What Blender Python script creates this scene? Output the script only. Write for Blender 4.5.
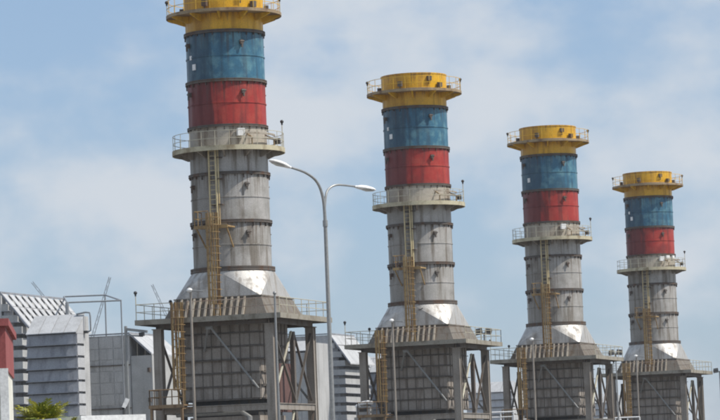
import bpy, math, random
from mathutils import Vector, Matrix
random.seed(7)
R = math.radians
for o in list(bpy.data.objects):
    bpy.data.objects.remove(o)
scn = bpy.context.scene
COL = scn.collection

# ------------------------------------------------------------------ camera
F_PX, PITCH, ROLL, CAM_Z = 3500.0, 0.0811, 0.0392, 1.7      # focal length in photo pixels (720 wide)
cd = bpy.data.cameras.new('camera'); cam = bpy.data.objects.new('camera', cd); COL.objects.link(cam)
cd.sensor_width = 36.0; cd.lens = F_PX / 720 * 36
cd.clip_start = 0.5; cd.clip_end = 30000
cam.matrix_world = (Matrix.Translation((0, 0, CAM_Z)) @ Matrix.Rotation(math.pi/2 + PITCH, 4, 'X')
                    @ Matrix.Rotation(-ROLL, 4, 'Z'))
scn.camera = cam

# ------------------------------------------------------------------ sky and sun
SUN_AZ, SUN_EL = R(76), R(51)      # azimuth: from "towards the camera" round to the right
sun_dir = Vector((math.cos(SUN_EL)*math.sin(SUN_AZ), -math.cos(SUN_EL)*math.cos(SUN_AZ), math.sin(SUN_EL)))
w = bpy.data.worlds.new('World'); scn.world = w; w.use_nodes = True
nt = w.node_tree; nt.nodes.clear()
out = nt.nodes.new('ShaderNodeOutputWorld'); bg = nt.nodes.new('ShaderNodeBackground')
sky = nt.nodes.new('ShaderNodeTexSky'); sky.sky_type = 'NISHITA'; sky.sun_disc = False
sky.sun_elevation = SUN_EL; sky.sun_rotation = math.atan2(sun_dir.x, sun_dir.y)
sky.air_density = 1.0; sky.dust_density = 0.6; sky.ozone_density = 2.5
bg.inputs['Strength'].default_value = 0.11
tc = nt.nodes.new('ShaderNodeTexCoord')
mp = nt.nodes.new('ShaderNodeMapping'); mp.inputs['Scale'].default_value = (1.0, 1.0, 1.5)
mp.inputs['Location'].default_value = (3.82, 6.12, -5.71)
nz = nt.nodes.new('ShaderNodeTexNoise'); nz.inputs['Scale'].default_value = 15; nz.inputs['Detail'].default_value = 8
nz.inputs['Roughness'].default_value = 0.5
rp = nt.nodes.new('ShaderNodeValToRGB')
rp.color_ramp.elements[0].position = 0.39; rp.color_ramp.elements[0].color = (0.0, 0.0, 0.0, 1)
rp.color_ramp.elements[1].position = 0.62; rp.color_ramp.elements[1].color = (0.95, 0.95, 0.95, 1)
rp.color_ramp.interpolation = 'EASE'
mx = nt.nodes.new('ShaderNodeMix'); mx.data_type = 'RGBA'
mx.inputs['B'].default_value = (5.9, 6.35, 6.9, 1)               # thin bright cloud
hz = nt.nodes.new('ShaderNodeMix'); hz.data_type = 'RGBA'        # even veil of thin cloud over the clear sky
hz.inputs['Factor'].default_value = 0.5; hz.inputs['B'].default_value = (3.2, 4.6, 6.9, 1)
nt.links.new(tc.outputs['Generated'], mp.inputs['Vector']); nt.links.new(mp.outputs[0], nz.inputs['Vector'])
nt.links.new(nz.outputs['Fac'], rp.inputs[0]); nt.links.new(rp.outputs[0], mx.inputs['Factor'])
nt.links.new(sky.outputs[0], hz.inputs['A']); nt.links.new(hz.outputs['Result'], mx.inputs['A'])
nt.links.new(mx.outputs['Result'], bg.inputs['Color']); nt.links.new(bg.outputs[0], out.inputs['Surface'])

sl = bpy.data.lights.new('sun', 'SUN'); so = bpy.data.objects.new('sun', sl); COL.objects.link(so)
sl.energy = 4.4; sl.angle = R(0.6); sl.color = (1.0, 0.95, 0.87)
so.rotation_euler = sun_dir.to_track_quat('Z', 'Y').to_euler(); so.location = sun_dir * 300

scn.view_settings.view_transform = 'Standard'; scn.view_settings.look = 'None'
scn.view_settings.exposure = 0.0; scn.view_settings.gamma = 1.0; scn.view_settings.use_curve_mapping = False
scn.render.engine = 'CYCLES'
scn.cycles.filter_width = 2.0

# ------------------------------------------------------------------ pixel -> place
def ray(px, py):
    """direction of photo pixel (720 x 420) with unit depth along world Y"""
    X, Y = px - 360, 210 - py
    c, s = math.cos(ROLL), math.sin(ROLL)
    x, u = c*X + s*Y, -s*X + c*Y
    d = F_PX
    y = d*math.cos(PITCH) - u*math.sin(PITCH); z = d*math.sin(PITCH) + u*math.cos(PITCH)
    return Vector((x/y, 1.0, z/y))
def at(px, py, depth):
    return Vector((0, 0, CAM_Z)) + ray(px, py) * depth

# ------------------------------------------------------------------ materials
MATS = {}
def paint(name, base, dirt=(0.10, 0.075, 0.05), dirt_amt=0.5, fade=None, fade_amt=0.35, rough=0.55, metal=0.0,
          streak=(2.2, 2.2, 0.16), cut=(0.47, 0.68), patch=0.9, bump=0.12, soot=0.0, runs=None):
    """weathered paint or plate: patches of fading, vertical run-off streaks and fine grain"""
    m = bpy.data.materials.new(name); m.use_nodes = True; MATS[name] = m
    n = m.node_tree; N = n.nodes; L = n.links
    b = N['Principled BSDF']
    tc = N.new('ShaderNodeTexCoord'); oi = N.new('ShaderNodeObjectInfo')
    mul = N.new('ShaderNodeMath'); mul.operation = 'MULTIPLY'; mul.inputs[1].default_value = 97
    L.new(oi.outputs['Random'], mul.inputs[0])
    add = N.new('ShaderNodeVectorMath'); add.operation = 'ADD'
    L.new(tc.outputs['Object'], add.inputs[0]); L.new(mul.outputs[0], add.inputs[1])
    def noise(scale, detail=4, mapping=None, rough=0.55):
        t = N.new('ShaderNodeTexNoise'); t.inputs['Scale'].default_value = scale
        t.inputs['Detail'].default_value = detail; t.inputs['Roughness'].default_value = rough
        if mapping:
            mp = N.new('ShaderNodeMapping'); mp.inputs['Scale'].default_value = mapping
            L.new(add.outputs[0], mp.inputs['Vector']); L.new(mp.outputs[0], t.inputs['Vector'])
        else: L.new(add.outputs[0], t.inputs['Vector'])
        return t
    def ramp(src, a, c, lo=0.0, hi=1.0):
        r = N.new('ShaderNodeMapRange'); r.interpolation_type = 'SMOOTHSTEP'
        for k, v in zip(('From Min', 'From Max', 'To Min', 'To Max'), (a, c, lo, hi)): r.inputs[k].default_value = v
        L.new(src, r.inputs['Value']); return r.outputs['Result']
    def mix(fac, a, c, blend='MIX'):
        k = N.new('ShaderNodeMix'); k.data_type = 'RGBA'; k.blend_type = blend
        if isinstance(fac, float): k.inputs['Factor'].default_value = fac
        else: L.new(fac, k.inputs['Factor'])
        for v, s in ((a, 'A'), (c, 'B')):
            if isinstance(v, tuple): k.inputs[s].default_value = (*v, 1)
            else: L.new(v, k.inputs[s])
        return k.outputs['Result']
    fade = fade or tuple(min(1, c*1.25 + 0.03) for c in base)
    pn = noise(patch, 5)
    col = mix(ramp(pn.outputs['Fac'], 0.42, 0.66, 0.0, fade_amt), base, fade)
    sn = noise(1.0, 4, streak)
    col = mix(ramp(sn.outputs['Fac'], cut[0], cut[1], 0.0, dirt_amt), col, dirt)
    bn = noise(0.42, 6)
    col = mix(ramp(bn.outputs['Fac'], 0.5, 0.75, 0.0, dirt_amt*0.8), col, tuple(c*0.8 for c in dirt))
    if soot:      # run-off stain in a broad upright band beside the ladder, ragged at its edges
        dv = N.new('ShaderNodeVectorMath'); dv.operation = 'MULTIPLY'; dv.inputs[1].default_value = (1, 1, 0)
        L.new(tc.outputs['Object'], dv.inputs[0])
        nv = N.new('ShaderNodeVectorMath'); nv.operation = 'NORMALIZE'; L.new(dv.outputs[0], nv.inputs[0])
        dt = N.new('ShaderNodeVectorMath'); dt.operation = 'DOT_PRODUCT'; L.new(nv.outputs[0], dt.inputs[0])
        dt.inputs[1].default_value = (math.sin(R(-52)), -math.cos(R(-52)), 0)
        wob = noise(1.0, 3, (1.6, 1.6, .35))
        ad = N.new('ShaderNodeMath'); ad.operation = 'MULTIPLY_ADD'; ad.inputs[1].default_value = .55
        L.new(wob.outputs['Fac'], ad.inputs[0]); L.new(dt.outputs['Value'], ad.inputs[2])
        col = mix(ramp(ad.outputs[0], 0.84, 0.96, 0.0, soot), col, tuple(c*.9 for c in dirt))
    if runs:      # rust runs that start at the joint above and thin out downwards
        sz = N.new('ShaderNodeSeparateXYZ'); L.new(tc.outputs['Generated'], sz.inputs[0])
        rn = noise(1.0, 3, (4.5, 4.5, .10), 0.6)
        ma = N.new('ShaderNodeMath'); ma.operation = 'MULTIPLY_ADD'; ma.inputs[1].default_value = .34
        L.new(sz.outputs['Z'], ma.inputs[0]); L.new(rn.outputs['Fac'], ma.inputs[2])
        col = mix(ramp(ma.outputs[0], 0.78, 0.93, 0.0, runs[1]), col, runs[0])
    gn = noise(14, 3)
    g = ramp(gn.outputs['Fac'], 0.3, 0.7, 0.86, 1.1)
    cm = N.new('ShaderNodeVectorMath'); cm.operation = 'SCALE'
    L.new(col, cm.inputs[0]); L.new(g, cm.inputs['Scale'])
    L.new(cm.outputs[0], b.inputs['Base Color'])
    L.new(ramp(sn.outputs['Fac'], 0.35, 0.7, rough - 0.08, min(1, rough + 0.2)), b.inputs['Roughness'])
    b.inputs['Metallic'].default_value = metal
    if bump:
        dn = noise(0.8, 2); bp = N.new('ShaderNodeBump'); bp.inputs['Strength'].default_value = bump
        bp.inputs['Distance'].default_value = 0.25
        L.new(dn.outputs['Fac'], bp.inputs['Height']); L.new(bp.outputs[0], b.inputs['Normal'])
    return m
RUST = (0.13, 0.062, 0.028)
paint('yellow', (0.78, 0.43, 0.008), dirt=(0.36, 0.17, 0.02), dirt_amt=0.6, fade=(0.82, 0.48, 0.03), rough=0.42, soot=.45, runs=((.26, .12, .03), .7))
paint('yellow_plain', (0.74, 0.44, 0.02), dirt=(0.28, 0.14, 0.03), dirt_amt=0.4, rough=0.5)
paint('blue', (0.034, 0.14, 0.225), dirt=(0.02, 0.05, 0.085), dirt_amt=0.6, fade=(0.12, 0.27, 0.32), fade_amt=0.8, rough=0.45, patch=1.3, soot=.65, runs=((.05, .05, .055), .65))
paint('red', (0.36, 0.026, 0.018), dirt=(0.10, 0.016, 0.016), dirt_amt=0.65, fade=(0.46, 0.075, 0.045), fade_amt=0.5, rough=0.5, patch=1.4, soot=.8, runs=((.09, .03, .025), .7))
paint('shell_grey', (0.37, 0.355, 0.33), dirt=(0.14, 0.115, 0.085), dirt_amt=0.8, fade=(0.45, 0.43, 0.41), fade_amt=0.8, rough=0.5, metal=0.12, soot=.5, runs=((.12, .085, .06), .7))
paint('shell_pale', (0.43, 0.39, 0.33), dirt=(0.15, 0.11, 0.075), dirt_amt=0.8, rough=0.55, soot=.4)
paint('new_plate', (0.52, 0.505, 0.48), dirt=(0.27, 0.235, 0.20), dirt_amt=0.6, fade=(0.58, 0.565, 0.54), rough=0.57, metal=0.5, bump=0.08)
paint('flange', (0.10, 0.085, 0.073), dirt=RUST, dirt_amt=0.7, rough=0.7)
paint('dark_steel', (0.115, 0.10, 0.085), dirt=RUST, dirt_amt=0.3, rough=0.6)
paint('column_grey', (0.28, 0.25, 0.215), dirt=(0.11, 0.08, 0.055), dirt_amt=0.5, rough=0.6)
paint('casing_grey', (0.32, 0.285, 0.25), dirt=(0.12, 0.09, 0.065), dirt_amt=0.6, rough=0.6)
paint('casing_joint', (0.17, 0.15, 0.13), rough=0.7)
paint('skirt_tan', (0.165, 0.145, 0.12), dirt=(0.12, 0.085, 0.055), dirt_amt=0.8, rough=0.7)
paint('gusset_tan', (0.37, 0.33, 0.27), dirt=(0.2, 0.14, 0.09), dirt_amt=0.7, rough=0.7)
paint('deck_tan', (0.29, 0.265, 0.215), dirt=(0.13, 0.105, 0.07), dirt_amt=0.7, rough=0.7, streak=(1.2, 1.2, 0.8))
paint('deck_cream', (0.50, 0.45, 0.31), dirt=(0.22, 0.16, 0.09), dirt_amt=0.7, rough=0.65, streak=(1.2, 1.2, 0.8))
paint('deck_rust', (0.33, 0.245, 0.14), dirt=(0.16, 0.09, 0.06), dirt_amt=0.8, rough=0.7, streak=(1.2, 1.2, 0.8))
paint('ladder_ochre', (0.37, 0.25, 0.105), dirt=(0.17, 0.085, 0.04), dirt_amt=0.8, rough=0.65)
paint('landing_rust', (0.24, 0.16, 0.085), dirt=(0.12, 0.065, 0.035), dirt_amt=0.8, rough=0.7)
paint('ladder_cream', (0.56, 0.47, 0.27), dirt=(0.25, 0.15, 0.07), dirt_amt=0.6, rough=0.6)
paint('rail_pale', (0.50, 0.47, 0.36), dirt=(0.3, 0.25, 0.2), dirt_amt=0.5, rough=0.5)
paint('rail_rust', (0.36, 0.28, 0.22), dirt=(0.2, 0.1, 0.07), dirt_amt=0.6, rough=0.6)
paint('galvanised', (0.30, 0.305, 0.30), dirt=(0.25, 0.25, 0.25), dirt_amt=0.3, rough=0.45, metal=0.4, bump=0)
paint('white_paint', (0.78, 0.78, 0.77), dirt=(0.4, 0.38, 0.34), dirt_amt=0.25, rough=0.5, bump=0)
paint('roof_white', (0.47, 0.475, 0.48), dirt=(0.33, 0.33, 0.33), dirt_amt=0.4, rough=0.55, bump=0)
paint('louvre_dark', (0.3, 0.305, 0.315), rough=0.7)
paint('lamp_black', (0.035, 0.037, 0.04), rough=0.5, bump=0)
paint('hood_blue_grey', (0.31, 0.32, 0.345), dirt=(0.15, 0.155, 0.17), dirt_amt=0.5, rough=0.5, patch=0.5)
paint('hood_pale', (0.46, 0.465, 0.475), dirt=(0.36, 0.36, 0.37), dirt_amt=0.35, rough=0.5)
paint('clad_grey', (0.46, 0.46, 0.455), dirt=(0.2, 0.2, 0.2), dirt_amt=0.45, rough=0.6, patch=0.4)
paint('clad_light', (0.43, 0.43, 0.42), dirt=(0.33, 0.33, 0.32), dirt_amt=0.35, rough=0.6)
paint('wall_red', (0.29, 0.07, 0.066), dirt=(0.24, 0.06, 0.05), dirt_amt=0.4, rough=0.75)
paint('wall_cream', (0.74, 0.73, 0.64), dirt=(0.4, 0.38, 0.32), dirt_amt=0.35, rough=0.8)
paint('wall_white', (0.78, 0.78, 0.76), dirt=(0.5, 0.48, 0.44), dirt_amt=0.25, rough=0.7)
paint('asphalt', (0.055, 0.055, 0.055), dirt=(0.035, 0.035, 0.035), dirt_amt=0.5, rough=0.9, streak=(0.3, 0.3, 0.3))
paint('gravel', (0.17, 0.16, 0.145), dirt=(0.15, 0.14, 0.12), dirt_amt=0.6, rough=0.95, streak=(0.5, 0.5, 0.5))
paint('concrete', (0.36, 0.35, 0.33), dirt=(0.2, 0.19, 0.18), dirt_amt=0.5, rough=0.85)
paint('brown_red', (0.13, 0.068, 0.06), dirt=(0.1, 0.06, 0.05), dirt_amt=0.6, rough=0.7)
paint('trunk', (0.17, 0.14, 0.09), rough=0.9)
paint('far_steel', (0.24, 0.26, 0.28), dirt_amt=0.1, rough=0.7, bump=0)
def leaf_mat(name, base, alt):
    m = paint(name, base, dirt=alt, dirt_amt=0.8, rough=0.45, streak=(3, 3, 3), bump=0)
    b = m.node_tree.nodes['Principled BSDF']; b.inputs['Transmission Weight'].default_value = 0
    b.inputs['Subsurface Weight'].default_value = 0.0
    return m
leaf_mat('palm_leaf', (0.36, 0.36, 0.03), (0.52, 0.46, 0.09))
leaf_mat('palm_leaf_dark', (0.16, 0.21, 0.02), (0.3, 0.3, 0.04))
def glass_mat(name, col, rough):
    m = bpy.data.materials.new(name); m.use_nodes = True; b = m.node_tree.nodes['Principled BSDF']
    b.inputs['Base Color'].default_value = (*col, 1); b.inputs['Roughness'].default_value = rough
    b.inputs['Coat Weight'].default_value = 0.6; MATS[name] = m
glass_mat('lens', (0.55, 0.58, 0.58), 0.12)
glass_mat('window_glass', (0.05, 0.06, 0.07), 0.05)

# ------------------------------------------------------------------ mesh builder
class MB:
    def __init__(s): s.v = []; s.f = []
    def add(s, vs, fs):
        k = len(s.v); s.v += [tuple(p) for p in vs]; s.f += [tuple(i + k for i in f) for f in fs]; return s
    def box(s, c, size, rot=None, bev=0.0):
        hx, hy, hz = size[0]/2, size[1]/2, size[2]/2
        vs = [Vector((x, y, z)) for z in (-hz, hz) for x, y in ((-hx, -hy), (hx, -hy), (hx, hy), (-hx, hy))]
        if rot is not None: vs = [rot @ p for p in vs]
        return s.add([Vector(c) + p for p in vs], [(3, 2, 1, 0), (4, 5, 6, 7), (0, 1, 5, 4), (1, 2, 6, 5), (2, 3, 7, 6), (3, 0, 4, 7)])
    def plate(s, c, size, axis, bev):
        """panel lying in the plane normal to axis (0 or 1), outer edge chamfered on the face turned outwards (sign of bev side)"""
        return s.box(c, size)
    def bar(s, a, b, wd, ht=None, n=4):
        a, b = Vector(a), Vector(b); d = (b - a); L = d.length
        q = d.to_track_quat('Z', 'Y').to_matrix()
        if n == 4: return s.box((a + b)/2, (wd, ht or wd, L), q)
        return s.tube([a, b], wd, n)
    def tube(s, pts, r, n=8, caps=True):
        pts = [Vector(p) for p in pts]; rs = r if isinstance(r, (list, tuple)) else [r]*len(pts)
        rings = []; up = None
        for i, p in enumerate(pts):
            d = (pts[min(i+1, len(pts)-1)] - pts[max(i-1, 0)]).normalized()
            if up is None:
                up = Vector((0, 0, 1)) if abs(d.z) < 0.9 else Vector((1, 0, 0))
            x = d.cross(up).normalized(); y = x.cross(d).normalized(); up = y
            rings.append([p + (x*math.cos(t) + y*math.sin(t))*rs[i] for t in [2*math.pi*k/n for k in range(n)]])
        vs = [q for g in rings for q in g]; fs = []
        for i in range(len(pts)-1):
            for k in range(n):
                a, b = i*n + k, i*n + (k+1) % n
                fs.append((a, b, b+n, a+n))
        if caps: fs.append(tuple(range(n-1, -1, -1))); fs.append(tuple(range((len(pts)-1)*n, len(pts)*n)))
        return s.add(vs, fs)
    def lathe(s, prof, n=64, a0=0.0, a1=2*math.pi, closed=False, c=(0, 0, 0)):
        """prof: (r, z) list, outwards-facing when listed bottom to top on the outside"""
        full = abs(a1 - a0 - 2*math.pi) < 1e-6; m = n if full else n + 1; P = len(prof); vs = []; fs = []
        for k in range(m):
            t = a0 + (a1 - a0)*k/n
            for r, z in prof: vs.append((c[0] + r*math.sin(t), c[1] - r*math.cos(t), c[2] + z))
        last = P if closed else P - 1
        for k in range(n):
            k2 = (k + 1) % m
            for j in range(last):
                j2 = (j + 1) % P
                fs.append((k*P + j, k2*P + j, k2*P + j2, k*P + j2))
        if not full and closed:
            fs.append(tuple(range(P-1, -1, -1))); fs.append(tuple((m-1)*P + j for j in range(P)))
        return s.add(vs, fs)
    def sphere(s, c, r, n=12):
        pr = [(r*math.sin(math.pi*k/8), -r*math.cos(math.pi*k/8)) for k in range(9)]
        pr[0] = (0.001, -r); pr[-1] = (0.001, r)
        return s.lathe(pr, n, c=c)
    def build(s, name, mat, parent=None, smooth=False, kind=None, label=None):
        me = bpy.data.meshes.new(name); me.from_pydata(s.v, [], s.f); me.validate()
        me.materials.append(MATS[mat])
        if smooth:
            me.shade_smooth()
            try: me.set_sharp_from_angle(angle=R(35))
            except Exception: pass
        o = bpy.data.objects.new(name, me); COL.objects.link(o); o.parent = parent
        if kind: o['kind'] = kind
        if label: o['label'] = label
        return o
def inst(src, parent, loc=(0, 0, 0), rz=0.0):
    o = src.copy(); COL.objects.link(o); o.parent = parent; o.location = loc; o.rotation_euler = (0, 0, rz); return o
def empty(name, loc=(0, 0, 0), rz=0.0):
    o = bpy.data.objects.new(name, None); COL.objects.link(o); o.location = loc; o.rotation_euler = (0, 0, rz)
    o.empty_display_size = 0.5; return o
def tag(o, label, cat, group=None, kind=None):
    o['label'] = label; o['category'] = cat
    if group: o['group'] = group
    if kind: o['kind'] = kind
    return o
KIDS = {}
def children(o): return [c for c in COL.objects if c.parent == o]
def copy_tree(root):
    allk = list(COL.objects); kids = {}
    for o in allk:
        if o.parent: kids.setdefault(o.parent.name, []).append(o)
    def rec(o, par):
        c = o.copy(); COL.objects.link(c); c.parent = par
        for k in kids.get(o.name, []): rec(k, c)
        return c
    return rec(root, None)
def pol(r, deg, z=0.0):
    """local plan: 0 deg = front (-Y), positive towards +X"""
    return Vector((r*math.sin(R(deg)), -r*math.cos(R(deg)), z))

# ------------------------------------------------------------------ setting
m = MB(); S = 3000
m.add([(-S, -S, 0), (S, -S, 0), (S, S, 0), (-S, S, 0)], [(0, 1, 2, 3)])
g = m.build('ground', 'gravel'); g['kind'] = 'structure'
m = MB(); m.add([(-60, 40, .004), (60, 40, .004), (60, 62, .004), (-60, 62, .004)], [(0, 1, 2, 3)])
g = m.build('road', 'asphalt'); g['kind'] = 'structure'
for k, yy in enumerate((39.85, 62.15)):
    m = MB().box((0, yy, .06), (120, .3, .14)); g = m.build('kerb', 'concrete'); g['kind'] = 'structure'

# ------------------------------------------------------------------ the exhaust stack
ANG = R(18.6)
Z_RIM, Z_TOP, Z_A, Z_B, Z_C, Z_MID, Z_E, Z_F, Z_G = 37.48, 35.93, 34.58, 31.10, 27.89, 26.29, 24.54, 21.16, 17.83
Z_SK, Z_PL = 15.78, 14.36
RS = 2.76

def ring_posts(parent, r, z, n, h, mat, skip=()):
    p = MB().tube([(0, 0, 0), (0, 0, h)], 0.021, 6)
    proto = None
    for k in range(n):
        a = 360*k/n + 7
        q = pol(r, a, z)
        if proto is None:
            proto = p.build('post', mat, parent); proto.location = q
        else: inst(proto, parent, q)
    for j, hh in enumerate((h*0.52, h)):
        MB().lathe([(r - .018, z + hh - .018), (r + .018, z + hh - .018), (r + .018, z + hh + .018), (r - .018, z + hh + .018)],
                   64, closed=True).build('rail', mat, parent, True)

def straight_rail(parent, a, b, h, mat, step=1.5, mid=True, r=0.028):
    a, b = Vector(a), Vector(b); L = (b - a).length; n = max(1, round(L/step))
    p = MB().tube([(0, 0, 0), (0, 0, h)], r, 6); proto = None
    for k in range(n + 1):
        q = a.lerp(b, k/n)
        if proto is None: proto = p.build('post', mat, parent); proto.location = q
        else: inst(proto, parent, q)
    up = Vector((0, 0, h))
    MB().tube([a + up, b + up], r*1.1, 6).build('rail', mat, parent)
    if mid: MB().tube([a + up*.52, b + up*.52], r*.9, 6).build('rail', mat, parent)

def make_stack():
    root = empty('exhaust_stack')
    # --- shell sections with a weld band at mid height
    def shell(name, z0, z1, mat, r=RS, band=True, label=None):
        pr = [(r, z0), (r, z1)] if not band else [(r, z0), (r, (z0+z1)/2 - .05), (r + .045, (z0+z1)/2 - .04), (r + .045, (z0+z1)/2 + .04), (r, (z0+z1)/2 + .05), (r, z1)]
        s = MB().lathe(pr, 72).build(name, mat, root, True)
        if label: s['label'] = label
        return s
    s1 = MB().lathe([(RS + .03, Z_TOP - .05), (RS + .06, Z_TOP + .1), (RS + .06, Z_RIM - .12), (RS + .10, Z_RIM - .1), (RS + .10, Z_RIM), (RS - .05, Z_RIM), (RS - .05, Z_TOP)], 72)
    s1.build('rim_section', 'yellow', root, True)['label'] = 'yellow rim of the stack above the top gallery'
    shell('yellow_section', Z_A, Z_TOP - .05, 'yellow', band=False, label='yellow section below the top gallery')
    shell('blue_section', Z_B, Z_A, 'blue', label='blue painted section with faded patches')
    shell('red_section', Z_C, Z_B, 'red', label='red painted section')
    shell('pale_section', Z_MID, Z_C, 'shell_pale', band=False)
    shell('grey_section', Z_E, Z_MID, 'shell_grey', band=False)
    shell('grey_section', Z_F, Z_E, 'shell_grey')
    shell('grey_section', Z_G, Z_F, 'shell_grey')
    # --- bolted flanges with small gussets
    for z, r, hh in ((Z_A, 2.9, .12), (Z_B, 2.9, .12), (Z_C, 2.88, .1), (Z_E, 2.91, .11), (Z_F, 2.92, .12), (Z_G, 3.0, .17)):
        b = MB().lathe([(RS - .02, z - hh), (r, z - hh), (r, z - .03), (r - .03, z - .015), (r - .03, z + .015), (r, z + .03), (r, z + hh*.8), (RS - .02, z + hh*.8)], 72)
        fl = b.build('flange', 'flange', root, True)
        b = MB()
        for k in range(28):
            t = 360*k/28 + 3; rot = Matrix.Rotation(R(t), 3, 'Z')
            ln = .12 + .2*random.random()
            b.box(pol((RS + r)/2 - .02, t, z - hh - ln/2 + .03), (.04, r - RS - .04, ln), rot)
        b.build('gussets', 'flange', fl, kind='stuff')
    # --- lifting lugs at the four corners of every section
    lug = None
    for zt in (Z_A, Z_B, Z_E, Z_F):
        for a in (45, 135, 225, 315):
            z = zt - .85
            if lug is None:
                b = MB(); b.box((0, 0, 0), (.22, .24, .3)); b.box((0, -.1, -.24), (.09, .1, .3)); b.tube([(-.18, -.1, .04), (.18, -.1, .04)], .055, 8)
                lug = b.build('lifting_lug', 'flange', root); lug.location = pol(RS + .1, a, z); lug.rotation_euler.z = R(a)
            else: inst(lug, root, pol(RS + .1, a, z), R(a))
    # --- small white plates on the blue section
    for a, z, sz in ((-32, Z_B + 1.05, .42), (-40, Z_B + 1.75, .3)):
        o = MB().box((0, 0, 0), (sz*.8, .06, sz)).build('white_plate', 'white_paint', root)
        o.location = pol(RS + .03, a, z); o.rotation_euler.z = R(a)
    # --- galleries
    def gallery(z, ro, th, mat, bmat, railmat, nb, bh, label):
        gl = MB().lathe([(RS + .01, z - .08), (ro - .07, z - .08), (ro - .07, z - th), (ro, z - th), (ro, z + .08), (ro - .04, z + .08), (ro - .04, z), (RS + .01, z)], 72).build('gallery', mat, root, True)
        gl['label'] = label
        br = None
        for k in range(nb):
            a = 360*k/nb + 15
            if br is None:
                L = ro - RS - .1; t = .06
                prof = [(0, -.085), (L, -.085), (L, -.2), (.16, -bh), (0, -bh)]
                vs = [(-t, -x, y) for x, y in prof] + [(t, -x, y) for x, y in prof]; n = len(prof)
                fs = [tuple(range(n)), tuple(range(2*n-1, n-1, -1))] + [(i, i + n, (i+1) % n + n, (i+1) % n) for i in range(n)]
                br = MB().add(vs, fs).box((0, -L*.5, -.12), (.16, L, .06)).build('bracket', bmat, gl)
                br.location = pol(RS, a, z); br.rotation_euler.z = R(a)
            else: inst(br, gl, pol(RS, a, z), R(a))
        ring_posts(gl, ro - .08, z, 24, 1.12, railmat)
        return gl
    g1 = gallery(Z_TOP, 4.1, .14, 'deck_rust', 'yellow_plain', 'yellow_plain', 12, .58, 'rusty top gallery on yellow brackets')
    g2 = gallery(Z_MID, 4.0, .26, 'deck_cream', 'column_grey', 'rail_pale', 12, .62, 'cream middle gallery below the red section')
    # junction boxes along the top gallery and hydraulic pieces
    jb = None
    for a in (-5, 64, 118, 200, 275):
        if jb is None:
            jb = MB().box((0, 0, 0), (.36, .3, .42)).tube([(0, 0, -.2), (0, 0, -.5)], .05, 6).build('junction_box', 'flange', g1)
            jb.location = pol(RS + .3, a, Z_TOP + .6); jb.rotation_euler.z = R(a)
        else: inst(jb, g1, pol(RS + .3, a, Z_TOP + .5), R(a))
    inst(jb, g1, pol(RS + .14, 45, Z_TOP + 1.05), R(45))
    MB().lathe([(RS + .08, Z_TOP + .14), (RS + .2, Z_TOP + .14), (RS + .2, Z_TOP + .24), (RS + .08, Z_TOP + .24)], 64, closed=True).build('cable_pipe', 'rail_rust', g1, True)
    # --- obstruction lights on posts
    def obstruction(par, p, h):
        o = MB().tube([p, p + Vector((0, 0, h))], .032, 6).build('light_post', 'rail_pale', par)
        MB().sphere(p + Vector((0, 0, h + .1)), .13, 10).box(p + Vector((0, 0, h - .06)), (.1, .1, .14)).build('obstruction_light', 'lamp_black', o, True)
    for a in (100, 20 + 180): obstruction(g2, pol(3.9, a, Z_MID), 1.8)
    for a in (105, -68): obstruction(g1, pol(4.02, a, Z_TOP), 1.0)
    # --- sampling gear on the middle gallery
    sm = MB().box(pol(3.02, 38, Z_MID + 1.05), (.52, .36, .52), Matrix.Rotation(R(38), 3, 'Z')).build('instrument_box', 'white_paint', g2)
    for z, r in ((Z_MID + .62, 3.45), (Z_MID + .98, 3.3)):
        MB().lathe([(r - .05, z - .06), (r + .05, z - .06), (r + .05, z + .06), (r - .05, z + .06)], 18, R(42), R(106), closed=True).build('trolley_rail', 'gusset_tan', g2)
    for a in (50, 92):
        MB().bar(pol(2.7, a, Z_MID + 1.0), pol(3.52, a, Z_MID + .6), .09).bar(pol(3.4, a, Z_MID), pol(3.4, a, Z_MID + .6), .08).build('rail_support', 'deck_rust', g2)
    MB().box(pol(3.5, 102, Z_MID + .55), (.5, .42, .4), Matrix.Rotation(R(102), 3, 'Z')).build('hoist', 'lamp_black', g2)
    # --- transition from square to round
    hb, zt, rt, n4 = 3.18, Z_G - .17, 2.93, 16
    b = MB(); cs = [(-hb, -hb), (hb, -hb), (hb, hb), (-hb, hb)]
    for i in range(4):
        c0, c1 = cs[i], cs[(i+1) % 4]; am = 90*i
        b.add([(*c0, Z_SK), (*c1, Z_SK), pol(rt, am, zt)], [(0, 1, 2)])
        fan = [(*c1, Z_SK)] + [pol(rt, am + 90*k/n4, zt) for k in range(n4 + 1)]
        b.add(fan, [(0, k + 2, k + 1) if False else (0, k + 2, k + 1) for k in range(n4)])
    me = b.build('transition', 'new_plate', root, True)
    me['label'] = 'bright metal square-to-round transition piece'
    # --- flared skirt with gusset plates
    h0, h1 = 3.84, 3.2
    b = MB(); vs = []
    for hh, z in ((h0, Z_PL), (h1, Z_SK)):
        vs += [(-hh, -hh, z), (hh, -hh, z), (hh, hh, z), (-hh, hh, z)]
    b.add(vs, [(k, (k+1) % 4, (k+1) % 4 + 4, k + 4) for k in range(4)])
    b.box((0, 0, Z_SK + .0), (2*h1 + .16, 2*h1 + .16, .09))
    sk = b.build('skirt', 'skirt_tan', root)
    gp = None
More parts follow.
